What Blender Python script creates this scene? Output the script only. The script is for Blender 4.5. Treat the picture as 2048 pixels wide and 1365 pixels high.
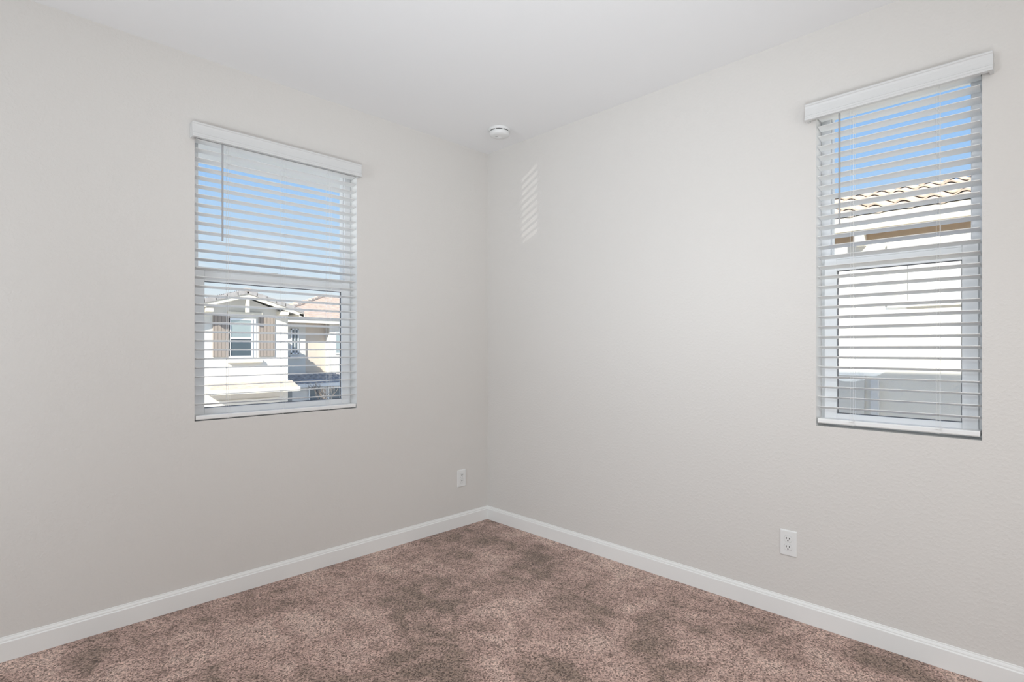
import bpy, bmesh, math, random
from mathutils import Vector, Matrix

random.seed(7)
for o in list(bpy.data.objects):
    bpy.data.objects.remove(o, do_unlink=True)
SC = bpy.context.scene
COL = SC.collection

# ------------------------------------------------------------------ camera
cam_d = bpy.data.cameras.new('camera')
cam = bpy.data.objects.new('camera', cam_d)
COL.objects.link(cam)
YAW = 0.789340
cam.location = (-2.7683, -3.0528, 1.2767)
cam.rotation_euler = (math.radians(90), 0, YAW - math.radians(90))
cam_d.sensor_width = 36.0
cam_d.lens = 36.0 * 1094.27 / 2048.0
cam_d.shift_y = 15.47 / 2048.0
cam_d.clip_start = 0.05
cam_d.clip_end = 400
SC.camera = cam

# ------------------------------------------------------------------ colour management
SC.view_settings.view_transform = 'Standard'
SC.view_settings.look = 'None'
SC.view_settings.gamma = 1.0
SC.view_settings.use_curve_mapping = False
SC.view_settings.exposure = -0.04

# ------------------------------------------------------------------ sky
def build_world():
    w = bpy.data.worlds.new('sky')
    SC.world = w
    w.use_nodes = True
    nt = w.node_tree
    N, L = nt.nodes, nt.links
    for n in list(N):
        N.remove(n)
    out = N.new('ShaderNodeOutputWorld')
    bg = N.new('ShaderNodeBackground')
    tc = N.new('ShaderNodeTexCoord')
    sep = N.new('ShaderNodeSeparateXYZ')
    L.new(tc.outputs['Generated'], sep.inputs[0])
    ramp = N.new('ShaderNodeValToRGB')
    e = ramp.color_ramp.elements
    e[0].position = 0.0
    e[0].color = (0.86, 0.93, 1.0, 1)
    e[1].position = 1.0
    e[1].color = (0.16, 0.36, 0.86, 1)
    for p, c in ((0.07, (0.88, 0.95, 1.0, 1)), (0.17, (0.60, 0.79, 1.0, 1)), (0.28, (0.37, 0.62, 1.0, 1)), (0.42, (0.28, 0.53, 0.97, 1))):
        k = e.new(p)
        k.color = c
    L.new(sep.outputs['Z'], ramp.inputs['Fac'])
    # thin cloud streaks low in the sky
    mp = N.new('ShaderNodeMapping')
    mp.inputs['Scale'].default_value = (3.0, 3.0, 11.0)
    L.new(tc.outputs['Generated'], mp.inputs['Vector'])
    nz = N.new('ShaderNodeTexNoise')
    nz.inputs['Scale'].default_value = 2.2
    nz.inputs['Detail'].default_value = 6
    nz.inputs['Roughness'].default_value = 0.6
    L.new(mp.outputs[0], nz.inputs['Vector'])
    cr = N.new('ShaderNodeValToRGB')
    cr.color_ramp.elements[0].position = 0.47
    cr.color_ramp.elements[1].position = 0.66
    L.new(nz.outputs['Fac'], cr.inputs['Fac'])
    band = N.new('ShaderNodeValToRGB')
    b = band.color_ramp.elements
    b[0].position = 0.0
    b[0].color = (1, 1, 1, 1)
    b[1].position = 0.205
    b[1].color = (0, 0, 0, 1)
    k = b.new(0.13)
    k.color = (0.85, 0.85, 0.85, 1)
    L.new(sep.outputs['Z'], band.inputs['Fac'])
    mul = N.new('ShaderNodeMath')
    mul.operation = 'MULTIPLY'
    L.new(cr.outputs['Color'], mul.inputs[0])
    L.new(band.outputs['Color'], mul.inputs[1])
    mix = N.new('ShaderNodeMixRGB')
    mix.inputs['Color2'].default_value = (0.98, 0.98, 1.0, 1)
    L.new(mul.outputs[0], mix.inputs['Fac'])
    L.new(ramp.outputs['Color'], mix.inputs['Color1'])
    L.new(mix.outputs[0], bg.inputs['Color'])
    bg.inputs['Strength'].default_value = 1.0
    L.new(bg.outputs[0], out.inputs['Surface'])
build_world()

# ------------------------------------------------------------------ sun and added fill light
def light(name, kind, loc, direction, energy, color, **kw):
    d = bpy.data.lights.new(name, kind)
    d.energy = energy
    d.color = color
    for k, v in kw.items():
        setattr(d, k, v)
    o = bpy.data.objects.new(name, d)
    COL.objects.link(o)
    o.location = loc
    o.rotation_euler = Vector(direction).to_track_quat('-Z', 'Y').to_euler()
    return o

SUN_DIR = (1.0, 0.70, -0.77)
light('sun', 'SUN', (-20, -14, 16), SUN_DIR, 7.5, (1.0, 0.95, 0.86), angle=math.radians(0.53))
# fill lamps added out of view to brighten the room, no real fixtures
COOL, NEUT = (0.915, 1.0, 1.07), (0.99, 1.0, 0.995)
light('side_fill', 'AREA', (-4.25, -1.3, 1.5), (1, 0, 0), 31.8, COOL, shape='DISK', size=1.2)  # added side fill in place of window daylight on the right wall
light('rear_fill', 'AREA', (-1.6, -4.35, 1.5), (0, 1, 0), 20.4, NEUT, shape='DISK', size=1.2)
light('overhead_fill', 'AREA', (-2.2, -3.5, 2.70), (0.1, 0.35, -1), 14.0, NEUT, shape='DISK', size=0.4)
light('corner_fill', 'SPOT', (-2.95, -3.25, 1.75), (2.95, 3.0, -0.1), 74, COOL, spot_size=1.3, spot_blend=1.0, shadow_soft_size=0.3)
light('ceiling_fill', 'SPOT', (-2.7, -3.0, 0.6), (1.5, 1.6, 2.1), 118, COOL, spot_size=1.5, spot_blend=1.0, shadow_soft_size=0.3)
light('ceiling_fill_right', 'SPOT', (-2.9, -3.3, 0.8), (2.5, 1.3, 1.95), 50, COOL, spot_size=1.3, spot_blend=1.0, shadow_soft_size=0.3)
light('floor_fill', 'SPOT', (-2.95, -3.25, 2.2), (2.6, 1.2, -1.9), 91, COOL, spot_size=1.2, spot_blend=1.0, shadow_soft_size=0.3)

# added spot standing in for sun glinting off something low in the street
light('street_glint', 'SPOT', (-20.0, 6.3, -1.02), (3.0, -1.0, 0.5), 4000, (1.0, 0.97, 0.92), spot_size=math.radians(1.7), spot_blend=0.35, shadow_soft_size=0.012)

# ------------------------------------------------------------------ node material helpers
def new_mat(name):
    m = bpy.data.materials.new(name)
    m.use_nodes = True
    nt = m.node_tree
    return m, nt, nt.nodes['Principled BSDF']

def add_bump(nt, bsdf, scale, strength, dist, detail=3.0, mapping=None, coord='Object'):
    tc = nt.nodes.new('ShaderNodeTexCoord')
    nz = nt.nodes.new('ShaderNodeTexNoise')
    nz.inputs['Scale'].default_value = scale
    nz.inputs['Detail'].default_value = detail
    src = tc.outputs[coord]
    if mapping:
        mp = nt.nodes.new('ShaderNodeMapping')
        mp.inputs['Scale'].default_value = mapping
        nt.links.new(src, mp.inputs['Vector'])
        src = mp.outputs[0]
    nt.links.new(src, nz.inputs['Vector'])
    bp = nt.nodes.new('ShaderNodeBump')
    bp.inputs['Strength'].default_value = strength
    bp.inputs['Distance'].default_value = dist
    nt.links.new(nz.outputs['Fac'], bp.inputs['Height'])
    nt.links.new(bp.outputs[0], bsdf.inputs['Normal'])
    return nz

def plain(name, rgb, rough=0.5, var=0.0, var_scale=8.0, bump=None, spec=0.5, metallic=0.0):
    m, nt, b = new_mat(name)
    b.inputs['Base Color'].default_value = (*rgb, 1)
    b.inputs['Roughness'].default_value = rough
    b.inputs['Metallic'].default_value = metallic
    b.inputs['Specular IOR Level'].default_value = spec
    if bump:
        add_bump(nt, b, *bump)
    if var > 0:
        tc = nt.nodes.new('ShaderNodeTexCoord')
        nz = nt.nodes.new('ShaderNodeTexNoise')
        nz.inputs['Scale'].default_value = var_scale
        nz.inputs['Detail'].default_value = 4
        nt.links.new(tc.outputs['Object'], nz.inputs['Vector'])
        rp = nt.nodes.new('ShaderNodeValToRGB')
        rp.color_ramp.elements[0].position = 0.3
        rp.color_ramp.elements[1].position = 0.7
        rp.color_ramp.elements[0].color = (*[c * (1 - var) for c in rgb], 1)
        rp.color_ramp.elements[1].color = (*[min(1, c * (1 + var)) for c in rgb], 1)
        nt.links.new(nz.outputs['Fac'], rp.inputs['Fac'])
        nt.links.new(rp.outputs['Color'], b.inputs['Base Color'])
    return m

def wall_paint():
    m, nt, b = new_mat('greige_wall_paint')
    b.inputs['Base Color'].default_value = (0.665, 0.640, 0.612, 1)
    b.inputs['Roughness'].default_value = 0.55
    b.inputs['Specular IOR Level'].default_value = 0.25
    # sprayed orange-peel texture
    tc = nt.nodes.new('ShaderNodeTexCoord')
    a = nt.nodes.new('ShaderNodeTexNoise')
    a.inputs['Scale'].default_value = 75
    a.inputs['Detail'].default_value = 2.5
    c = nt.nodes.new('ShaderNodeTexNoise')
    c.inputs['Scale'].default_value = 17
    c.inputs['Detail'].default_value = 2
    nt.links.new(tc.outputs['Object'], a.inputs['Vector'])
    nt.links.new(tc.outputs['Object'], c.inputs['Vector'])
    r = nt.nodes.new('ShaderNodeValToRGB')
    r.color_ramp.elements[0].position = 0.45
    r.color_ramp.elements[1].position = 0.62
    nt.links.new(a.outputs['Fac'], r.inputs['Fac'])
    add = nt.nodes.new('ShaderNodeMath')
    add.operation = 'MULTIPLY'
    nt.links.new(r.outputs['Color'], add.inputs[0])
    nt.links.new(c.outputs['Fac'], add.inputs[1])
    bp = nt.nodes.new('ShaderNodeBump')
    bp.inputs['Strength'].default_value = 0.3
    bp.inputs['Distance'].default_value = 0.0022
    nt.links.new(add.outputs[0], bp.inputs['Height'])
    nt.links.new(bp.outputs[0], b.inputs['Normal'])
    return m

def carpet_mat():
    m, nt, b = new_mat('brown_cut_pile_carpet')
    N, L = nt.nodes, nt.links
    b.inputs['Roughness'].default_value = 0.95
    b.inputs['Specular IOR Level'].default_value = 0.1
    b.inputs['Sheen Weight'].default_value = 0.15
    tc = N.new('ShaderNodeTexCoord')
    # brushed pile: broad soft patches
    warp = N.new('ShaderNodeTexNoise')
    warp.inputs['Scale'].default_value = 2.4
    warp.inputs['Detail'].default_value = 2
    L.new(tc.outputs['Object'], warp.inputs['Vector'])
    vm = N.new('ShaderNodeMixRGB')
    vm.blend_type = 'ADD'
    vm.inputs['Fac'].default_value = 0.35
    L.new(tc.outputs['Object'], vm.inputs['Color1'])
    L.new(warp.outputs['Color'], vm.inputs['Color2'])
    patch = N.new('ShaderNodeTexNoise')
    patch.inputs['Scale'].default_value = 3.0
    patch.inputs['Detail'].default_value = 4
    patch.inputs['Roughness'].default_value = 0.6
    L.new(vm.outputs[0], patch.inputs['Vector'])
    # strokes of the vacuum cleaner: short streaks in two directions
    acc = patch.outputs['Fac']
    for rz, sc, wgt in ((0.55, (9.0, 2.6, 1.0), 0.42), (-0.75, (3.2, 8.0, 1.0), 0.36)):
        mp = N.new('ShaderNodeMapping')
        mp.inputs['Rotation'].default_value = (0, 0, rz)
        mp.inputs['Scale'].default_value = sc
        L.new(vm.outputs[0], mp.inputs['Vector'])
        st = N.new('ShaderNodeTexNoise')
        st.inputs['Scale'].default_value = 1.25
        st.inputs['Detail'].default_value = 3
        st.inputs['Roughness'].default_value = 0.55
        L.new(mp.outputs[0], st.inputs['Vector'])
        mm = N.new('ShaderNodeMath')
        mm.operation = 'MULTIPLY_ADD'
        mm.inputs[1].default_value = wgt
        mm.inputs[2].default_value = -0.5 * wgt
        L.new(st.outputs['Fac'], mm.inputs[0])
        ad = N.new('ShaderNodeMath')
        ad.operation = 'ADD'
        L.new(acc, ad.inputs[0])
        L.new(mm.outputs[0], ad.inputs[1])
        acc = ad.outputs[0]
    pr = N.new('ShaderNodeValToRGB')
    e = pr.color_ramp.elements
    e[0].position = 0.33
    e[0].color = (0.240, 0.168, 0.133, 1)
    e[1].position = 0.69
    e[1].color = (0.545, 0.395, 0.335, 1)
    k = e.new(0.5)
    k.color = (0.410, 0.276, 0.233, 1)
    L.new(acc, pr.inputs['Fac'])
    # yarn speckle
    vo = N.new('ShaderNodeTexVoronoi')
    vo.inputs['Scale'].default_value = 185
    L.new(tc.outputs['Object'], vo.inputs['Vector'])
    wn = N.new('ShaderNodeSeparateColor')
    L.new(vo.outputs['Color'], wn.inputs[0])
    sr = N.new('ShaderNodeValToRGB')
    s = sr.color_ramp.elements
    s[0].position = 0.0
    s[0].color = (0.25, 0.22, 0.20, 1)
    s[1].position = 1.0
    s[1].color = (1.70, 1.70, 1.68, 1)
    k = s.new(0.5)
    k.color = (1.0, 1.0, 1.0, 1)
    L.new(wn.outputs['Red'], sr.inputs['Fac'])
    mul = N.new('ShaderNodeMixRGB')
    mul.blend_type = 'MULTIPLY'
    mul.inputs['Fac'].default_value = 0.95
    L.new(pr.outputs['Color'], mul.inputs['Color1'])
    L.new(sr.outputs['Color'], mul.inputs['Color2'])
    L.new(mul.outputs[0], b.inputs['Base Color'])
    n2 = N.new('ShaderNodeTexNoise')
    n2.inputs['Scale'].default_value = 150
    n2.inputs['Detail'].default_value = 3
    L.new(tc.outputs['Object'], n2.inputs['Vector'])
    bp = N.new('ShaderNodeBump')
    bp.inputs['Strength'].default_value = 0.9
    bp.inputs['Distance'].default_value = 0.006
    L.new(n2.outputs['Fac'], bp.inputs['Height'])
    L.new(bp.outputs[0], b.inputs['Normal'])
    return m

def glass_mat():
    m = bpy.data.materials.new('window_glass')
    m.use_nodes = True
    nt = m.node_tree
    N, L = nt.nodes, nt.links
    for n in list(N):
        N.remove(n)
    out = N.new('ShaderNodeOutputMaterial')
    tr = N.new('ShaderNodeBsdfTransparent')
    tr.inputs['Color'].default_value = (0.97, 0.985, 0.98, 1)
    gl = N.new('ShaderNodeBsdfGlossy')
    gl.inputs['Roughness'].default_value = 0.02
    lw = N.new('ShaderNodeLayerWeight')
    lw.inputs['Blend'].default_value = 0.5
    pw = N.new('ShaderNodeMath')
    pw.operation = 'POWER'
    pw.inputs[1].default_value = 4.0
    L.new(lw.outputs['Facing'], pw.inputs[0])
    fr = N.new('ShaderNodeMath')
    fr.operation = 'MULTIPLY_ADD'
    fr.inputs[1].default_value = 0.7
    fr.inputs[2].default_value = 0.025
    L.new(pw.outputs[0], fr.inputs[0])
    mx = N.new('ShaderNodeMixShader')
    L.new(fr.outputs[0], mx.inputs['Fac'])
    L.new(tr.outputs[0], mx.inputs[1])
    L.new(gl.outputs[0], mx.inputs[2])
    L.new(mx.outputs[0], out.inputs['Surface'])
    return m

def slat_mat():
    m, nt, b = new_mat('white_faux_wood')
    N, L = nt.nodes, nt.links
    b.inputs['Base Color'].default_value = (0.80, 0.80, 0.79, 1)
    b.inputs['Roughness'].default_value = 0.38
    # a little daylight passes through the vinyl
    b.inputs['Subsurface Weight'].default_value = 0.0
    add_bump(nt, b, 1.0, 0.06, 0.001, 3.0, (4, 160, 160))
    return m

def board_mat(name, rgb, axis_scale, groove=0.6):
    m, nt, b = new_mat(name)
    N, L = nt.nodes, nt.links
    tc = N.new('ShaderNodeTexCoord')
    wv = N.new('ShaderNodeTexWave')
    wv.bands_direction = 'X'
    wv.inputs['Scale'].default_value = axis_scale
    wv.inputs['Distortion'].default_value = 0.0
    L.new(tc.outputs['Object'], wv.inputs['Vector'])
    r = N.new('ShaderNodeValToRGB')
    r.color_ramp.elements[0].position = 0.0
    r.color_ramp.elements[0].color = (*[c * groove for c in rgb], 1)
    r.color_ramp.elements[1].position = 0.16
    r.color_ramp.elements[1].color = (*rgb, 1)
    L.new(wv.outputs['Fac'], r.inputs['Fac'])
    L.new(r.outputs['Color'], b.inputs['Base Color'])
    b.inputs['Roughness'].default_value = 0.8
    return m

def house_glass(name, rgb, rough=0.06, mixv=0.45):
    m, nt, b = new_mat(name)
    b.inputs['Base Color'].default_value = (*rgb, 1)
    b.inputs['Roughness'].default_value = rough
    b.inputs['Metallic'].default_value = mixv
    b.inputs['Specular IOR Level'].default_value = 0.8
    return m

M = dict(
    wall=wall_paint(),
    ceiling=plain('white_ceiling_paint', (0.84, 0.84, 0.84), 0.9, bump=(70, 0.15, 0.001), spec=0.1),
    trim=plain('white_semigloss_trim', (0.80, 0.795, 0.78), 0.35, bump=(30, 0.03, 0.001)),
    vinyl=plain('white_window_vinyl', (0.82, 0.83, 0.84), 0.4, bump=(40, 0.03, 0.001)),
    gasket=plain('dark_glazing_gasket', (0.10, 0.10, 0.11), 0.6, bump=(60, 0.1, 0.001)),
    slat=slat_mat(),
    valance=plain('white_valance_board', (0.655, 0.655, 0.65), 0.4, bump=(30, 0.03, 0.001)),
    cord=plain('white_cord', (0.80, 0.80, 0.79), 0.8, bump=(900, 0.3, 0.0005)),
    wand=plain('smoky_grey_wand', (0.36, 0.36, 0.37), 0.2, bump=(80, 0.03, 0.001)),
    metal=plain('brushed_lock_metal', (0.62, 0.62, 0.62), 0.35, metallic=0.8, bump=(200, 0.05, 0.001)),
    plastic=plain('white_plastic', (0.75, 0.75, 0.74), 0.3, bump=(60, 0.02, 0.001)),
    dark=plain('dark_slot', (0.02, 0.02, 0.02), 0.7, bump=(60, 0.02, 0.001)),
    grey=plain('grey_mark', (0.36, 0.36, 0.36), 0.5, bump=(60, 0.02, 0.001)),
    carpet=carpet_mat(),
    glass=glass_mat(),
    stucco_own=plain('cream_stucco', (0.74, 0.69, 0.60), 0.9, var=0.05, var_scale=5, bump=(60, 0.3, 0.004)),
    soffit=plain('cream_soffit_paint', (0.92, 0.90, 0.86), 0.9, var=0.02, bump=(40, 0.15, 0.002)),
    stucco_white=plain('pale_stucco', (0.72, 0.69, 0.63), 0.9, var=0.03, var_scale=4, bump=(40, 0.3, 0.006)),
    stucco_grey=plain('pale_grey_stucco', (0.70, 0.69, 0.67), 0.9, var=0.03, var_scale=4, bump=(40, 0.3, 0.006)),
    stucco_cream=plain('warm_cream_stucco', (0.80, 0.76, 0.68), 0.9, var=0.03, var_scale=4, bump=(60, 0.3, 0.004)),
    stucco_tan=plain('tan_stucco', (0.70, 0.60, 0.50), 0.9, var=0.04, var_scale=4, bump=(40, 0.3, 0.006)),
    fascia=plain('cream_fascia_paint', (0.78, 0.72, 0.60), 0.7, var=0.03, bump=(40, 0.1, 0.002)),
    tan_soffit=plain('tan_painted_wood', (0.50, 0.37, 0.25), 0.8, var=0.06, bump=(40, 0.2, 0.003)),
    tile_grey=plain('grey_concrete_tile', (0.40, 0.37, 0.35), 0.85, var=0.18, var_scale=6, bump=(30, 0.4, 0.01)),
    tile_pink=plain('terracotta_concrete_tile', (0.62, 0.48, 0.39), 0.85, var=0.16, var_scale=5, bump=(30, 0.4, 0.01)),
    tile_tan=plain('sand_concrete_tile', (0.66, 0.53, 0.42), 0.85, var=0.18, var_scale=7, bump=(30, 0.4, 0.006)),
    shutter=board_mat('taupe_shutter_boards', (0.34, 0.285, 0.245), 2.4, 0.55),
    pane_light=house_glass('pale_reflecting_glass', (0.46, 0.53, 0.53), 0.08, 0.5),
    pane_dark=house_glass('dark_window_glass', (0.10, 0.13, 0.15), 0.08, 0.2),
    pane_white=plain('white_blind_behind_glass', (0.82, 0.82, 0.80), 0.3, bump=(20, 0.05, 0.002)),
    ground=plain('sandy_gravel', (0.70, 0.66, 0.60), 0.95, var=0.10, var_scale=0.8, bump=(30, 0.5, 0.02)),
    bark=plain('grey_bark', (0.20, 0.17, 0.15), 0.9, var=0.2, bump=(60, 0.5, 0.004)),
)

# ------------------------------------------------------------------ mesh helpers
class MB:
    def __init__(self):
        self.bm = bmesh.new()

    def box(self, x0, x1, y0, y1, z0, z1):
        v = [self.bm.verts.new(p) for p in ((x0, y0, z0), (x1, y0, z0), (x1, y1, z0), (x0, y1, z0),
                                            (x0, y0, z1), (x1, y0, z1), (x1, y1, z1), (x0, y1, z1))]
        for f in ((0, 3, 2, 1), (4, 5, 6, 7), (0, 1, 5, 4), (1, 2, 6, 5), (2, 3, 7, 6), (3, 0, 4, 7)):
            self.bm.faces.new([v[i] for i in f])
        return self

    def prism(self, prof, a0, a1, axis='x'):
        """profile of (u, z) pairs swept along an axis: x -> (a, u, z), y -> (u, a, z), z -> (u, v, a)"""
        def P(a, q):
            return (a, q[0], q[1]) if axis == 'x' else (q[0], a, q[1]) if axis == 'y' else (q[0], q[1], a)
        A = [self.bm.verts.new(P(a0, q)) for q in prof]
        B = [self.bm.verts.new(P(a1, q)) for q in prof]
        n = len(prof)
        for i in range(n):
            self.bm.faces.new((A[i], A[(i + 1) % n], B[(i + 1) % n], B[i]))
        self.bm.faces.new(A[::-1])
        self.bm.faces.new(B)
        return self

    def poly(self, pts, thick):
        """flat polygon given in order, extruded by the vector thick"""
        t = Vector(thick)
        A = [self.bm.verts.new(Vector(q)) for q in pts]
        B = [self.bm.verts.new(Vector(q) + t) for q in pts]
        n = len(pts)
        for i in range(n):
            self.bm.faces.new((A[i], A[(i + 1) % n], B[(i + 1) % n], B[i]))
        self.bm.faces.new(A[::-1])
        self.bm.faces.new(B)
        return self

    def tube(self, pts, r, n=8, r_end=None):
        pts = [Vector(p) for p in pts]
        rings = []
        up = None
        for i, p in enumerate(pts):
            t = (pts[min(i + 1, len(pts) - 1)] - pts[max(i - 1, 0)]).normalized()
            if up is None:
                up = Vector((0, 0, 1)) if abs(t.z) < 0.9 else Vector((1, 0, 0))
            a = t.cross(up).normalized()
            b = a.cross(t).normalized()
            up = b
            f = i / max(1, len(pts) - 1)
            rr = r if r_end is None else r + (r_end - r) * f
            rings.append([self.bm.verts.new(p + rr * (math.cos(2 * math.pi * k / n) * a + math.sin(2 * math.pi * k / n) * b)) for k in range(n)])
        for A, B in zip(rings, rings[1:]):
            for k in range(n):
                self.bm.faces.new((A[k], A[(k + 1) % n], B[(k + 1) % n], B[k]))
        self.bm.faces.new(rings[0][::-1])
        self.bm.faces.new(rings[-1])
        return self

    def lathe(self, prof, n=48, c=(0, 0)):
        """profile of (r, z) around the z axis"""
        rings = []
        for r, z in prof:
            if r < 1e-6:
                rings.append([self.bm.verts.new((c[0], c[1], z))])
            else:
                rings.append([self.bm.verts.new((c[0] + r * math.cos(2 * math.pi * k / n), c[1] + r * math.sin(2 * math.pi * k / n), z)) for k in range(n)])
        for A, B in zip(rings, rings[1:]):
            for k in range(n):
                q = [A[k % len(A)], A[(k + 1) % len(A)], B[(k + 1) % len(B)], B[k % len(B)]]
                u = []
                for v in q:
                    if v not in u:
                        u.append(v)
                if len(u) >= 3:
                    self.bm.faces.new(u)
        return self

    def xf(self, mat):
        self.bm.transform(mat)
        return self

    def build(self, name, mat, parent=None, bevel=0.0, smooth=False, seg=2, loc=(0, 0, 0)):
        bmesh.ops.recalc_face_normals(self.bm, faces=self.bm.faces)
        me = bpy.data.meshes.new(name)
        self.bm.to_mesh(me)
        self.bm.free()
        if smooth:
            for p in me.polygons:
                p.use_smooth = True
        o = bpy.data.objects.new(name, me)
        COL.objects.link(o)
        me.materials.append(mat)
        if bevel > 0:
            md = o.modifiers.new('edge', 'BEVEL')
            md.width = bevel
            md.segments = seg
            md.limit_method = 'ANGLE'
        if parent is not None:
            o.parent = parent
        o.location = loc
        return o

def thing(name, label, cat, loc=(0, 0, 0), rz=0.0, group=None):
    o = bpy.data.objects.new(name, None)
    COL.objects.link(o)
    o.empty_display_size = 0.1
    o.location = loc
    o.rotation_euler = (0, 0, rz)
    o['label'] = label
    o['category'] = cat
    if group:
        o['group'] = group
    return o

def struct(o, label=None, cat=None):
    o['kind'] = 'structure'
    if label:
        o['label'] = label
    if cat:
        o['category'] = cat
    return o

# ------------------------------------------------------------------ the room
H = 2.74
XB, YB = -4.35, -4.45          # the two sides behind the camera
T = 0.16                       # wall thickness
Z0 = -0.30
WIN_L = dict(c=-1.525, w=0.890, z0=0.913, z1=2.387)      # on the left wall (plane y = 0)
WIN_R = dict(c=-2.541, w=0.582, z0=0.922, z1=2.387)      # on the right wall (plane x = 0)
ZT = H + 0.12

def holed_wall(name, local_w0, local_w1, s0, s1, z0, z1, loc, rz):
    """a wall with one clean rectangular opening, in the frame (s along the wall, d outward, z)"""
    bm = bmesh.new()
    ss = [local_w0, s0, s1, local_w1]
    zs = [Z0, z0, z1, ZT]
    for d, flip in ((0.0, False), (T, True)):
        g = [[bm.verts.new((s, d, z)) for z in zs] for s in ss]
        for i in range(3):
            for j in range(3):
                if i == 1 and j == 1:
                    continue
                q = [g[i][j], g[i + 1][j], g[i + 1][j + 1], g[i][j + 1]]
                bm.faces.new(q[::-1] if flip else q)
        if not flip:
            front = g
        else:
            back = g
    rim = [(1, 1), (2, 1), (2, 2), (1, 2)]
    outer = [(0, 0), (1, 0), (2, 0), (3, 0), (3, 1), (3, 2), (3, 3), (2, 3), (1, 3), (0, 3), (0, 2), (0, 1)]
    for loop in (rim, outer):
        for k in range(len(loop)):
            a, b = loop[k], loop[(k + 1) % len(loop)]
            f = bm.faces.new((front[a[0]][a[1]], front[b[0]][b[1]], back[b[0]][b[1]], back[a[0]][a[1]]))
            f.material_index = 1 if loop is rim else 0
    m = MB()
    m.bm.free()
    m.bm = bm
    o = m.build(name, M['wall'])
    o.data.materials.append(M['trim'])  # white on the recess returns, window daylight put into their colour
    o.location = loc
    o.rotation_euler = (0, 0, rz)
    return struct(o)

# left wall runs along x; right wall along -y (local frame turned by -90 degrees)
R90 = -math.pi / 2
holed_wall('wall_left', XB - T - WIN_L['c'], 0.0 - WIN_L['c'], -WIN_L['w'] / 2, WIN_L['w'] / 2, WIN_L['z0'], WIN_L['z1'], (WIN_L['c'], 0, 0), 0)
holed_wall('wall_right', WIN_R['c'] - T, WIN_R['c'] * 1.0 - YB, -WIN_R['w'] / 2, WIN_R['w'] / 2, WIN_R['z0'], WIN_R['z1'], (0, WIN_R['c'], 0), R90)
struct(MB().box(XB - T, XB, YB - T, 0, Z0, ZT).build('wall_back', M['wall']))
struct(MB().box(XB, T, YB - T, YB, Z0, ZT).build('wall_front', M['wall']))
struct(MB().box(XB, 0, YB, 0, H, ZT).build('ceiling', M['ceiling']))
fl = MB().box(XB, 0, YB, 0, -0.10, 0.0).build('floor', M['carpet'])
struct(fl)

# baseboards: flat board with a stepped moulded top
BB = [(0, 0), (-0.014, 0), (-0.014, 0.076), (-0.0125, 0.0785), (-0.0095, 0.0800), (-0.0095, 0.0845), (-0.0075, 0.0895), (-0.0045, 0.0920), (-0.0040, 0.0965), (0, 0.098)]
struct(MB().prism(BB, XB, 0, 'x').build('baseboard_left', M['trim'], bevel=0.0006))
struct(MB().prism(BB, YB, 0, 'y').build('baseboard_right', M['trim'], bevel=0.0006))
struct(MB().prism([(YB - u, z) for u, z in BB], XB, 0, 'x').build('baseboard_front', M['trim']))
struct(MB().prism([(XB - u, z) for u, z in BB], YB, 0, 'y').build('baseboard_back', M['trim']))

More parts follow.
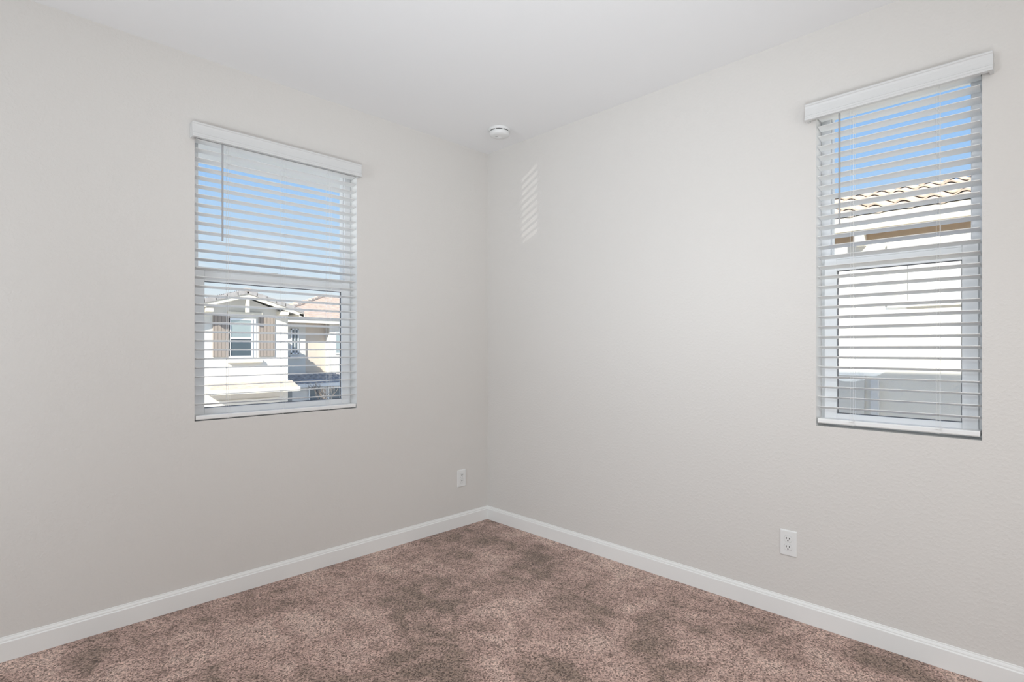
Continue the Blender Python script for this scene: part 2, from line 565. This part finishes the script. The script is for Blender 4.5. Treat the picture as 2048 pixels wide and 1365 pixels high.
# ------------------------------------------------------------------ windows (single-hung vinyl)
def make_window(name, win, loc, rz, lock_at):
    w, z0, z1 = win['w'], win['z0'], win['z1']
    h = w / 2
    zm = 1.664 if w > 0.7 else 1.674                      # meeting rail centre
    root = bpy.data.objects.new(name, None)
    COL.objects.link(root)
    root.location = loc
    root.rotation_euler = (0, 0, rz)
    struct(root)
    F0, F1 = 0.068, 0.150           # depth of the frame
    fw = 0.038
    m = MB()
    m.box(-h, -h + fw, F0 + 0.012, F1, z0, z1).box(h - fw, h, F0 + 0.012, F1, z0, z1)
    m.box(-h + fw, h - fw, F0 + 0.012, F1, z1 - 0.026, z1).box(-h + fw, h - fw, F0 + 0.012, F1, z0, z0 + 0.03)
    m.build('window_frame', M['vinyl'], root, bevel=0.002)
    # slim stop beads round the upper light
    m = MB()
    for s in (-1, 1):
        a = s * (h - fw)
        m.box(min(a, a - s * 0.004), max(a, a - s * 0.004), 0.098, 0.118, zm, z1 - 0.026)
    m.build('glazing_bead', M['vinyl'], root, bevel=0.001)
    MB().box(-h + fw, h - fw, 0.120, 0.124, zm, z1 - 0.024).build('upper_pane', M['glass'], root)
    # meeting rail of the upper light
    MB().box(-h + fw, h - fw, 0.100, 0.140, zm - 0.018, zm + 0.040).build('meeting_rail', M['vinyl'], root, bevel=0.002)
    # lower sash
    sw = 0.064 if w > 0.7 else 0.067
    m = MB()
    a = h - 0.016
    m.box(-a, -h + sw, F0, F0 + 0.030, z0 + 0.018, zm + 0.024).box(h - sw, a, F0, F0 + 0.030, z0 + 0.018, zm + 0.024)
    m.box(-h + sw, h - sw, F0, F0 + 0.030, z0 + 0.018, z0 + 0.057).box(-h + sw, h - sw, F0, F0 + 0.030, zm - 0.038, zm + 0.024)
    m.box(-h + sw, h - sw, F0 - 0.008, F0, zm + 0.012, zm + 0.022)      # lift lip
    sash = m.build('lower_sash', M['vinyl'], root, bevel=0.002)
    m = MB()
    g = 0.003
    x0, x1, y0, y1 = -h + sw, h - sw, z0 + 0.057, zm - 0.038
    for q in ((x0, x0 + g, y0, y1), (x1 - g, x1, y0, y1), (x0, x1, y0, y0 + g), (x0, x1, y1 - g, y1)):
        m.box(q[0], q[1], F0 + 0.012, F0 + 0.020, q[2], q[3])
    m.build('gasket', M['gasket'], sash)
    MB().box(x0 + 0.001, x1 - 0.001, F0 + 0.014, F0 + 0.018, y0, y1).build('lower_pane', M['glass'], sash)
    # cam lock on the meeting rail
    m = MB()
    c = lock_at
    m.box(c - 0.030, c + 0.030, F0 + 0.004, F0 + 0.026, zm + 0.024, zm + 0.029)
    m.tube([(c + 0.010, F0 + 0.013, zm + 0.029), (c + 0.010, F0 + 0.013, zm + 0.036)], 0.009, 16)
    m.box(c - 0.030, c + 0.012, F0 - 0.006, F0 + 0.006, zm + 0.030, zm + 0.036)
    m.build('sash_lock', M['metal'], root, bevel=0.001)
    # drip sill outside
    MB().box(-h - 0.02, h + 0.02, T, T + 0.05, z0 - 0.05, z0).build('outer_sill', M['stucco_own'], root)
    return root

make_window('window_1', WIN_L, (WIN_L['c'], 0, 0), 0, -0.02)
make_window('window_2', WIN_R, (0, WIN_R['c'], 0), R90, 0.002)

# ------------------------------------------------------------------ horizontal blinds
SLAT_W, SLAT_T = 0.050, 0.0026

def slat_mesh(length):
    m = MB()
    prof = []
    n = 6
    for i in range(n + 1):                       # very slightly crowned board with round edges
        u = -SLAT_W / 2 + SLAT_W * i / n
        prof.append((u, SLAT_T / 2 + 0.0006 * (1 - (2 * u / SLAT_W) ** 2)))
    for i in range(n, -1, -1):
        u = -SLAT_W / 2 + SLAT_W * i / n
        prof.append((u, -SLAT_T / 2 + 0.0006 * (1 - (2 * u / SLAT_W) ** 2)))
    m.prism(prof, -length / 2, length / 2, 'x')
    return m

def make_blind(label, win, loc, rz, val0, val1, slat_top, n_slats, tilt, cords, wand_s, rail_z, cone):
    w, z1 = win['w'], win['z1']
    h = w / 2
    root = thing('window_blind', label, 'blind', loc, rz, None)
    # valance: moulded board with returns to the wall
    zb, zt = 2.322, 2.396
    prof = [(-0.030, zb), (-0.050, zb), (-0.0515, zb + 0.002), (-0.0515, zb + 0.009), (-0.0495, zb + 0.011), (-0.0495, zb + 0.0195),
            (-0.0470, zb + 0.0215), (-0.0460, zb + 0.030), (-0.0455, zb + 0.042), (-0.0460, zb + 0.054), (-0.0480, zb + 0.0625), (-0.0515, zb + 0.0655),
            (-0.0520, zb + 0.070), (-0.0500, zt), (-0.030, zt)]
    m = MB()
    m.prism(prof, val0, val1, 'x')
    for a in (val0, val1 - 0.012):
        m.prism([(-0.0305, zb), (-0.0305, zt), (-0.0005, zt), (-0.0005, zb)], a, a + 0.012, 'x')
    m.build('valance', M['valance'], root, bevel=0.0006)
    MB().box(-h + 0.004, h - 0.004, 0.002, 0.056, z1 - 0.050, z1 - 0.002).build('headrail', M['slat'], root, bevel=0.0015)
    # slats
    L = w - 0.012
    first = None
    for i in range(n_slats):
        zn = slat_top - 0.0459 * i
        t = tilt + random.uniform(-0.022, 0.022)
        if i == n_slats - 1:
            t += 0.05
        if first is None:
            o = slat_mesh(L).build('slat', M['slat'], root, bevel=0.0009)
            first = o
        else:
            o = first.copy()
            COL.objects.link(o)
            o.parent = root
        o.location = (random.uniform(-0.0015, 0.0015), 0.029, zn - 0.025 * math.sin(t))
        o.rotation_euler = (-t, random.uniform(-0.0012, 0.0012), 0)
    # bottom rail
    MB().prism([(0.005, rail_z), (0.053, rail_z), (0.056, rail_z + 0.004), (0.056, rail_z + 0.018), (0.053, rail_z + 0.022), (0.005, rail_z + 0.022), (0.002, rail_z + 0.018), (0.002, rail_z + 0.004)],
               -L / 2, L / 2, 'x').xf(Matrix.Translation((0, 0, 0))).build('bottom_rail', M['slat'], root, bevel=0.001)
    # cord ladders and lift cords
    top = z1 - 0.050
    for s in cords:
        m = MB()
        for q, d in ((-0.0035, 0.0015), (0.0035, 0.0565)):
            m.tube([(s + q, d, rail_z + 0.012), (s + q, d, top)], 0.0006, 6)
        for i in range(n_slats):
            zn = slat_top - 0.0459 * i
            zc = zn - 0.025 * math.sin(tilt)
            m.tube([(s - 0.0035, 0.0015, zn - 0.0030), (s + 0.0005, 0.030, zc - 0.0036), (s + 0.0035, 0.0565, zc - 0.025 * math.sin(tilt) - 0.002)], 0.0009, 6)
        m.build('ladder_cord', M['cord'], root)
        MB().tube([(s + 0.008, 0.0015, rail_z + 0.012), (s + 0.008, 0.0015, top)], 0.0006, 6).build('lift_cord', M['cord'], root)
        if cone:
            m = MB()
            pts = []
            for k in range(26):
                a = k / 25 * math.pi * 3.3
                pts.append((s + 0.004 + 0.013 * math.sin(a), -0.0008 - 0.0035 * (1 + math.cos(a * 0.7)) / 2, rail_z + 0.028 - 0.001 * k + 0.004 * math.cos(a)))
            m.tube(pts, 0.0008, 6)
            m.build('cord_tail', M['cord'], root)
        m = MB()
        m.lathe([(0, rail_z - 0.0045), (0.0045, rail_z - 0.004), (0.006, rail_z - 0.001), (0.006, rail_z + 0.001), (0, rail_z + 0.001)], 16, (s + 0.002, 0.020))
        m.build('cord_plug', M['plastic'], root, smooth=False)
    # tilt wand on a small hook
    wt, wb = 2.330, 1.830
    wd = MB().tube([(wand_s, -0.015, wt - 0.004), (wand_s, -0.015, wb)], 0.0046, 6).build('tilt_wand', M['wand'], root, bevel=0.0006)
    MB().tube([(wand_s, 0.010, wt + 0.012), (wand_s, 0.0, wt + 0.016), (wand_s, -0.010, wt + 0.012), (wand_s, -0.015, wt + 0.004), (wand_s, -0.015, wt - 0.012)], 0.0014, 8).build('hook', M['metal'], wd)
    return root

make_blind('wide white horizontal blind with three cord ladders and a grey wand, on the left wall', WIN_L, (WIN_L['c'], 0, 0), 0,
           -0.466, 0.452, 2.330, 30, math.radians(7.6), (-0.285, -0.001, 0.270), -0.321, 0.9185, False)
make_blind('narrow white horizontal blind with two cord ladders and a grey wand, on the right wall', WIN_R, (0, WIN_R['c'], 0), R90,
           -0.324, 0.326, 2.344, 30, math.radians(11.5), (-0.150, 0.154), -0.191, 0.9355, True)

# ------------------------------------------------------------------ wall outlets
def rrect(w, h, r, n=5):
    pts = []
    for cx, cy, a0 in ((w / 2 - r, h / 2 - r, 0), (-w / 2 + r, h / 2 - r, 90), (-w / 2 + r, -h / 2 + r, 180), (w / 2 - r, -h / 2 + r, 270)):
        for k in range(n + 1):
            a = math.radians(a0 + 90 * k / n)
            pts.append((cx + r * math.cos(a), cy + r * math.sin(a)))
    return pts

def make_outlet(label, loc, rz):
    root = thing('wall_outlet', label, 'outlet', loc, rz, None)
    W, Hh = 0.076, 0.122
    def slab(name, outline, d0, d1, mat, parent, bevel=0.0, cx=0.0, cz=0.0):
        m = MB()
        A = [m.bm.verts.new((x + cx, d0, z + cz)) for x, z in outline]
        B = [m.bm.verts.new((x + cx, d1, z + cz)) for x, z in outline]
        n = len(outline)
        for i in range(n):
            m.bm.faces.new((A[i], A[(i + 1) % n], B[(i + 1) % n], B[i]))
        m.bm.faces.new(A)
        m.bm.faces.new(B[::-1])
        return m.build(name, mat, parent, bevel=bevel)
    # plate with a sloped rim
    m = MB()
    rings = []
    for w, h, r, d in ((W, Hh, 0.004, 0.0), (W, Hh, 0.004, -0.0035), (W - 0.007, Hh - 0.007, 0.003, -0.0062), (W - 0.012, Hh - 0.012, 0.003, -0.0066)):
        rings.append([m.bm.verts.new((x, d, z)) for x, z in rrect(w, h, r)])
    n = len(rings[0])
    for A, B in zip(rings, rings[1:]):
        for i in range(n):
            m.bm.faces.new((A[i], A[(i + 1) % n], B[(i + 1) % n], B[i]))
    m.bm.faces.new(rings[0])
    m.bm.faces.new(rings[-1][::-1])
    m.build('cover_plate', M['plastic'], root)
    for cz in (0.0195, -0.0195):
        out = []
        for k in range(40):
            a = 2 * math.pi * k / 40
            out.append((0.0172 * math.cos(a), max(-0.0142, min(0.0142, 0.0172 * math.sin(a)))))
        # dark seam round the receptacle face, then the face itself
        slab('receptacle_seam', [(x * 1.05, z * 1.06) for x, z in out], -0.0060, -0.00675, M['grey'], root, cz=cz)
        rc = slab('receptacle', out, -0.0060, -0.0086, M['plastic'], root, 0.0006, cz=cz)
        slab('slot', [(x, z) for x, z in rrect(0.0030, 0.0092, 0.0004, 1)], -0.0080, -0.0088, M['dark'], rc, cx=-0.0064, cz=cz + 0.004)
        slab('slot', [(x, z) for x, z in rrect(0.0026, 0.0072, 0.0004, 1)], -0.0080, -0.0088, M['dark'], rc, cx=0.0064, cz=cz + 0.004)
        slab('ground_hole', [(0.0027 * math.cos(2 * math.pi * k / 14), 0.0027 * math.sin(2 * math.pi * k / 14)) for k in range(14)], -0.0080, -0.0088, M['dark'], rc, cz=cz - 0.0072)
    slab('screw', [(0.0030 * math.cos(2 * math.pi * k / 16), 0.0030 * math.sin(2 * math.pi * k / 16)) for k in range(16)], -0.0060, -0.0074, M['plastic'], root, 0.0004)
    return root

make_outlet('white double outlet low on the left wall, close to the room corner', (-0.2525, 0, 0.345), 0)
make_outlet('white double outlet on the right wall, below and left of the narrow window', (0, -2.131, 0.352), R90)

# ------------------------------------------------------------------ smoke detector
sd = thing('smoke_detector', 'round white smoke detector on the ceiling above the room corner', 'smoke detector', (-0.258, -0.403, H))
MB().lathe([(0, 0), (0.072, 0), (0.073, -0.003), (0.072, -0.013), (0.069, -0.016), (0, -0.016)], 64).build('mounting_base', M['plastic'], sd, bevel=0.0006)
MB().lathe([(0, -0.014), (0.0640, -0.014), (0.0640, -0.0215), (0, -0.0215)], 64).build('vent_gap', M['dark'], sd)
m = MB()
m.lathe([(0, -0.0205), (0.0655, -0.0205), (0.0668, -0.023), (0.0655, -0.034), (0.060, -0.043), (0.050, -0.0475), (0.030, -0.0490), (0, -0.0492)], 64)
m.build('cover', M['plastic'], sd, smooth=True)
for k in range(8):
    a = 2 * math.pi * (k + 0.5) / 8
    m = MB().box(0.0625, 0.0668, -0.0035, 0.0035, -0.0222, -0.0150)
    o = m.build('vent_rib', M['plastic'], sd)
    o.rotation_euler = (0, 0, a)
MB().lathe([(0, -0.0485), (0.0155, -0.0485), (0.0155, -0.0505), (0.0135, -0.0515), (0, -0.0518)], 32, (0.012, 0.010)).build('test_button', M['plastic'], sd, smooth=False)
MB().box(-0.0265, -0.0105, -0.010, -0.002, -0.0496, -0.0485).xf(Matrix.Rotation(math.radians(-45), 4, 'Z')).build('label_print', M['grey'], sd)

# ------------------------------------------------------------------ own house outside the room
struct(MB().box(XB - 1.2, 0.45, YB - 1.2, 0.16, ZT + 0.001, 3.25).build('roof', M['stucco_own']))
ev = MB()
ev.prism([(0.162, 2.392), (0.600, 2.392), (0.600, 2.66), (0.162, 3.0)], XB - 1.2, 0.45, 'x')
ev = struct(ev.build('trim_1', M['soffit']))
struct(MB().box(XB - T, T, YB - T, T, -3.04, Z0 - 0.001).build('foundation', M['stucco_own']), 'cream stucco lower storey under the room', 'wall')
gd = MB().box(-60, 90, -60, 110, -3.25, -3.05).build('ground', M['ground'])
struct(gd)

# ------------------------------------------------------------------ S-tile roof plane
def tile_roof(m, p0, along, up, n_along, n_up, pitch_w, course, amp=0.045, thick=0.018, res=8):
    """courses of wavy tiles: p0 lower corner, unit vectors along the eave and up the slope"""
    p0, al, up = Vector(p0), Vector(along).normalized(), Vector(up).normalized()
    nrm = al.cross(up).normalized()
    if nrm.z < 0:
        nrm = -nrm
    for c in range(n_up):
        rows = []
        for (t, lift) in ((c * course - 0.03, 0.030), ((c + 1) * course, 0.0)):
            top, bot = [], []
            for i in range(n_along * res + 1):
                a = i / res * pitch_w
                hgt = amp * math.sin(2 * math.pi * i / res) + lift
                q = p0 + al * a + up * t + nrm * hgt
                top.append(m.bm.verts.new(q))
                bot.append(m.bm.verts.new(q - nrm * thick))
            rows.append((top, bot))
        (t0, b0), (t1, b1) = rows
        for i in range(len(t0) - 1):
            m.bm.faces.new((t0[i], t0[i + 1], t1[i + 1], t1[i]))
            m.bm.faces.new((b0[i], b1[i], b1[i + 1], b0[i + 1]))
            m.bm.faces.new((t0[i], b0[i], b0[i + 1], t0[i + 1]))
        m.bm.faces.new((t0[0], t1[0], b1[0], b0[0]))
        m.bm.faces.new((t0[-1], b0[-1], b1[-1], t1[-1]))
    return m

# ------------------------------------------------------------------ neighbour seen through the right window
nb = thing('neighbour_house', 'sunlit cream house with a sand tiled eave, right behind the narrow window', 'house', (3.2, 0, -3.05))
OZ = 3.05
WX = 0.09                      # wall face, local
MB().box(WX, 9.0, -9.0, 4.0, 0.0, OZ + 2.36).build('wall', M['stucco_cream'], nb)
MB().box(-0.055, WX + 0.02, -9.0, 4.0, OZ + 2.390, OZ + 2.40).build('soffit', M['tan_soffit'], nb)
MB().box(WX - 0.012, WX + 0.02, -9.0, 4.0, OZ + 2.31, OZ + 2.391).build('frieze', M['tan_soffit'], nb)
MB().prism([(-0.025, OZ + 2.388), (-0.025, OZ + 2.52), (-0.06, OZ + 2.52), (-0.06, OZ + 2.388)], -9.0, 4.0, 'y').build('fascia', M['fascia'], nb)
m = MB()
tile_roof(m, (-0.045, 4.0, OZ + 2.535), (0, -1, 0), (1, 0, 0.333), 58, 7, 0.228, 0.37, amp=0.022, thick=0.016, res=10)
m.prism([(-0.03, OZ + 2.50), (2.45, OZ + 3.32), (5.0, OZ + 2.50)], -9.0, 4.0, 'y')
m.build('roof', M['tile_tan'], nb)
for y0 in (-1.66, 0.8, -4.4):
    MB().box(-0.035, WX + 0.02, y0 - 0.075, y0, OZ + 2.25, OZ + 2.389).build('corbel', M['stucco_white'], nb, bevel=0.004)
# high window with stucco pop-out trims
MB().box(WX - 0.03, WX + 0.02, -3.9, -1.90, OZ + 2.19, OZ + 2.245).build('window_head', M['stucco_cream'], nb, bevel=0.006)
MB().box(WX - 0.03, WX + 0.02, -3.9, -1.90, OZ + 1.655, OZ + 1.71).build('window_ledge', M['stucco_cream'], nb, bevel=0.006)
wf = MB()
for q in ((-3.7, -3.66, 1.71, 2.19), (-2.10, -2.06, 1.71, 2.19), (-3.66, -2.10, 2.15, 2.19), (-3.66, -2.10, 1.71, 1.75)):
    wf.box(WX - 0.012, WX + 0.02, q[0], q[1], OZ + q[2], OZ + q[3])
wf = wf.build('window', M['vinyl'], nb)
MB().box(WX - 0.004, WX + 0.02, -3.66, -2.10, OZ + 1.75, OZ + 2.15).build('pane', M['pane_white'], wf)
# lower wall: a short rain pipe and a paler return at the left
MB().box(WX - 0.05, WX + 0.001, -1.84, -1.775, 0.0, OZ + 0.985).build('rain_pipe', M['stucco_grey'], nb, bevel=0.008)
MB().box(WX - 0.015, WX + 0.01, -1.72, 3.9, 0.0, OZ + 1.03).build('wainscot', M['stucco_white'], nb)

# ------------------------------------------------------------------ gabled house seen through the left window
gh = thing('gabled_house', 'gabled house with taupe shutters round one window, beyond the wide blind', 'house', (5.0, 20.0, -3.05))
X = lambda v: v - 5.0
Zs = lambda v: v + OZ
wl, wr = X(3.05), X(6.78)
pk = X(4.96)
m = MB()
m.poly([(wl, 0, 0), (wr, 0, 0), (wr, 0, Zs(2.72)), (pk, 0, Zs(3.36)), (wl, 0, Zs(2.72))], (0, 9.0, 0))
m.build('wall', M['stucco_white'], gh)
# roof slabs, barge boards and verge tiles
def slope(a, b, y0, y1, dz0, dz1):
    """a slab between two (x, z) points, from depth y0 to y1, offset upward by dz0..dz1"""
    mm = MB()
    mm.prism([(a[0], a[1] + dz0), (b[0], b[1] + dz0), (b[0], b[1] + dz1), (a[0], a[1] + dz1)], y0, y1, 'y')
    return mm
pkz = Zs(3.42)
le = (X(2.62), Zs(2.72))
re = (X(7.20), Zs(2.74))
m = MB()
for a, b in ((le, (pk, pkz)), (re, (pk, pkz))):
    m.prism([(a[0], a[1]), (b[0], b[1]), (b[0], b[1] + 0.05), (a[0], a[1] + 0.05)], -0.55, 9.4, 'y')
m.build('roof_deck', M['stucco_grey'], gh)
m = MB()
for a, b in ((le, (pk, pkz)), (re, (pk, pkz))):
    m.prism([(a[0], a[1] - 0.13), (b[0], b[1] - 0.13), (b[0], b[1] + 0.05), (a[0], a[1] + 0.05)], -0.60, -0.55, 'y')
m.build('barge_board', M['fascia'], gh)
m = MB()
for a, b in ((le, (pk, pkz)), (re, (pk, pkz))):
    va = Vector((b[0] - a[0], 0, b[1] - a[1]))
    sl = va.length
    tile_roof(m, (a[0], -0.45, a[1] + 0.09), (0, 1, 0), va, 38, int(sl / 0.36) + 1, 0.26, 0.36, amp=0.03, thick=0.02, res=6)
m.build('roof', M['tile_grey'], gh)
for a, b in ((le, (pk, pkz)), (re, (pk, pkz))):
    va = Vector((b[0] - a[0], 0, b[1] - a[1]))
    nv = int(va.length / 0.36)
    for k in range(nv):
        p = Vector((a[0], 0, a[1])) + va * (k / nv)
        q = Vector((a[0], 0, a[1])) + va * ((k + 1.12) / nv)
        m = MB()
        m.poly([(p.x, -0.64, p.z + 0.02), (q.x, -0.64, q.z + 0.0), (q.x, -0.64, q.z + 0.16), (p.x, -0.64, p.z + 0.20)], (0, 0.22, 0))
        m.build('verge_tile', M['tile_grey'], gh, bevel=0.012)
MB().box(pk - 0.13, pk + 0.13, -0.66, -0.40, pkz + 0.08, pkz + 0.24).build('ridge_cap', M['tile_tan'], gh, bevel=0.04)
# gable king post and outlookers
MB().box(X(4.96) - 0.03, X(4.96) + 0.09, -0.56, -0.40, Zs(2.70), Zs(3.24)).build('king_post', M['fascia'], gh, bevel=0.01)
for x in (X(3.47), X(6.30)):
    MB().box(x, x + 0.27, -0.62, 0.0, Zs(2.66), Zs(2.80)).build('outlooker', M['fascia'], gh, bevel=0.01)
MB().box(X(7.02), X(7.24), -0.60, 9.3, Zs(2.58), Zs(2.74)).build('eave_fascia', M['fascia'], gh)
# window, trims, shutters
MB().box(X(4.41), X(5.70), -0.12, 0.0, Zs(2.60), Zs(2.74)).build('head_trim', M['fascia'], gh, bevel=0.01)
MB().box(X(4.41), X(5.70), -0.17, 0.0, Zs(0.72), Zs(0.86)).build('ledge_trim', M['fascia'], gh, bevel=0.01)
m = MB()
wx0, wx1, wz0, wz1 = X(4.44), X(5.36), Zs(0.93), Zs(2.48)
for q in ((wx0, wx0 + 0.07, wz0, wz1), (wx1 - 0.07, wx1, wz0, wz1), (wx0 + 0.07, wx1 - 0.07, wz1 - 0.07, wz1), (wx0 + 0.07, wx1 - 0.07, wz0, wz0 + 0.07), (wx0 + 0.07, wx1 - 0.07, Zs(1.66), Zs(1.74))):
    m.box(q[0], q[1], -0.05, 0.01, q[2], q[3])
w_ = m.build('window', M['vinyl'], gh)
MB().box(wx0 + 0.07, wx1 - 0.07, -0.02, 0.005, Zs(1.74), wz1 - 0.07).build('upper_pane', M['pane_light'], w_)
MB().box(wx0 + 0.07, wx1 - 0.07, -0.02, 0.005, wz0 + 0.07, Zs(1.66)).build('lower_pane', M['pane_dark'], w_)
MB().box(wx1, wx1 + 0.13, -0.02, 0.005, wz0, wz1).build('jamb_trim', M['stucco_grey'], gh)
for x0, x1 in ((3.88, 4.49), (5.58, 6.22)):
    cx = X((x0 + x1) / 2)
    MB().box(-(x1 - x0) / 2, (x1 - x0) / 2, -0.05, 0.0, Zs(0.96), Zs(2.58)).build('shutter', M['shutter'], gh, bevel=0.008, loc=(cx, 0, 0))
# tiled pent roof over the storey below
m = MB()
m.prism([(-0.75, Zs(-0.42)), (-0.75, Zs(-0.30)), (0.0, Zs(-0.06)), (0.0, Zs(-0.42))], X(3.62), X(6.95), 'x')
m.build('pent_roof', M['tile_tan'], gh)
MB().box(X(3.60), X(6.97), -0.80, -0.74, Zs(-0.46), Zs(-0.28)).build('pent_fascia', M['fascia'], gh)
MB().box(X(3.5), X(6.4), -0.06, 0.0, 0.0, Zs(-0.75)).build('garage_door', M['stucco_cream'], gh)

# ------------------------------------------------------------------ hip-roofed house further back
hh = thing('hip_roofed_house', 'cream house with a terracotta hip roof, set back right of the gabled house', 'house', (10.0, 25.0, -3.05))
X = lambda v: v - 10.0
m = MB()
m.box(X(8.0), X(9.78), 0.0, 9.0, 0.0, Zs(2.62))
m.box(X(10.95), X(16.0), -0.35, 9.0, 0.0, Zs(2.62))
m.build('front_wall', M['stucco_white'], hh)
MB().box(X(9.78), X(10.95), 0.12, 9.0, 0.0, Zs(2.62)).build('recessed_wall', M['stucco_tan'], hh)
MB().box(X(7.6), X(16.4), -0.70, 9.4, Zs(2.60), Zs(2.66)).build('soffit', M['tan_soffit'], hh)
m = MB()
m.box(X(7.58), X(16.4), -0.75, -0.70, Zs(2.60), Zs(2.84))
m.box(X(7.55), X(7.60), -0.75, 9.4, Zs(2.62), Zs(2.84))
m.build('fascia', M['stucco_cream'], hh)
# hip roof: left hip plane and front plane, in courses of tile
m = MB()
e0, e1, r0, r1 = Vector((X(7.5), -0.85, Zs(2.84))), Vector((X(16.4), -0.85, Zs(2.84))), Vector((X(12.9), 4.2, Zs(4.55))), Vector((X(16.4), 4.2, Zs(4.55)))
b0 = Vector((X(7.5), 9.5, Zs(2.84)))
nc = 15
for c in range(nc):
    for (A0, A1, B0, B1) in ((e0, e1, r0, r1), (b0, e0, r0, r0)):
        f0, f1 = c / nc, (c + 1.1) / nc
        f1 = min(f1, 1.0)
        up = Vector((0, 0, 0.045))
        q = [A0.lerp(B0, f0) + up, A1.lerp(B1, f0) + up, A1.lerp(B1, f1), A0.lerp(B0, f1)]
        if (q[2] - q[3]).length < 1e-4:
            q = q[:3]
        m.poly(q, (0, 0, -0.05))
m.build('roof', M['tile_pink'], hh)
nh = 16
for k in range(nh):
    p, q = e0.lerp(r0, k / nh), e0.lerp(r0, (k + 1.1) / nh)
    MB().tube([p + Vector((0, 0, 0.06)), q + Vector((0, 0, 0.02))], 0.12, 8).build('hip_cap', M['tile_tan'], hh)
m = MB()
for q in ((8.99, 9.05), (9.17, 9.22), (9.34, 9.40)):
    m.box(X(q[0]), X(q[1]), -0.05, 0.0, Zs(1.0), Zs(2.30))
m.box(X(8.99), X(9.40), -0.05, 0.0, Zs(2.24), Zs(2.31))
m.box(X(8.99), X(9.40), -0.05, 0.0, Zs(0.98), Zs(1.06))
w_ = m.build('window', M['vinyl'], hh)
MB().box(X(9.03), X(9.36), -0.02, 0.002, Zs(1.04), Zs(2.28)).build('pane', M['pane_dark'], w_)
MB().box(X(8.92), X(9.50), -0.12, 0.0, Zs(0.80), Zs(0.92)).build('ledge_trim', M['stucco_grey'], hh)
m = MB()
for q in ((11.25, 11.30, 1.0, 2.2), (11.62, 11.67, 1.0, 2.2), (11.30, 11.62, 2.15, 2.2), (11.30, 11.62, 1.0, 1.05)):
    m.box(X(q[0]), X(q[1]), -0.41, -0.35, Zs(q[2]), Zs(q[3]))
w_ = m.build('window', M['vinyl'], hh)
MB().box(X(11.29), X(11.63), -0.38, -0.348, Zs(1.04), Zs(2.16)).build('pane', M['pane_light'], w_)
# lower tiled roof and ground-floor windows
m = MB()
tile_roof(m, (X(8.3), -2.3, Zs(-0.42)), (1, 0, 0), (0, 1, 0.30), 24, 4, 0.3, 0.37, amp=0.03, thick=0.02, res=6)
m.build('lower_roof', M['tile_grey'], hh)
MB().box(X(8.3), X(15.5), -2.36, -2.3, Zs(-0.58), Zs(-0.42)).build('lower_fascia', M['stucco_grey'], hh)
MB().box(X(8.4), X(15.4), -1.6, 0.0, 0.0, Zs(-0.50)).build('lower_wall', M['stucco_grey'], hh)
for x0, x1 in ((9.2, 10.0), (10.2, 11.3), (11.5, 12.6)):
    m = MB()
    for q in ((x0, x0 + 0.06, -1.7, -0.66), (x1 - 0.06, x1, -1.7, -0.66), (x0 + 0.06, x1 - 0.06, -0.72, -0.66), (x0 + 0.06, x1 - 0.06, -1.7, -1.64)):
        m.box(X(q[0]), X(q[1]), -1.67, -1.6, Zs(q[2]), Zs(q[3]))
    w_ = m.build('window', M['vinyl'], hh)
    MB().box(X(x0 + 0.06), X(x1 - 0.06), -1.64, -1.598, Zs(-1.64), Zs(-0.72)).build('pane', M['pane_dark'], w_)

# bare young tree between the two houses
tr = MB()
def branch(m, p, d, ln, r, depth):
    q = p + d * ln
    m.tube([p, p.lerp(q, 0.5) + Vector((random.uniform(-1, 1), random.uniform(-1, 1), 0)) * ln * 0.05, q], r, 6, r * 0.6)
    if depth == 0:
        return
    for k in range(3):
        nd = (d + Vector((random.uniform(-0.8, 0.8), random.uniform(-0.8, 0.8), random.uniform(-0.1, 0.5)))).normalized()
        branch(m, p.lerp(q, random.uniform(0.6, 1.0)), nd, ln * 0.62, r * 0.58, depth - 1)
branch(tr, Vector((0, 0, 0)), Vector((0.05, 0, 1)).normalized(), 1.45, 0.06, 4)
tr = tr.build('bare_tree', M['bark'], None, loc=(9.35, 21.2, -3.05))
tr['label'] = 'leafless young tree in front of the hip roofed house'
tr['category'] = 'tree'
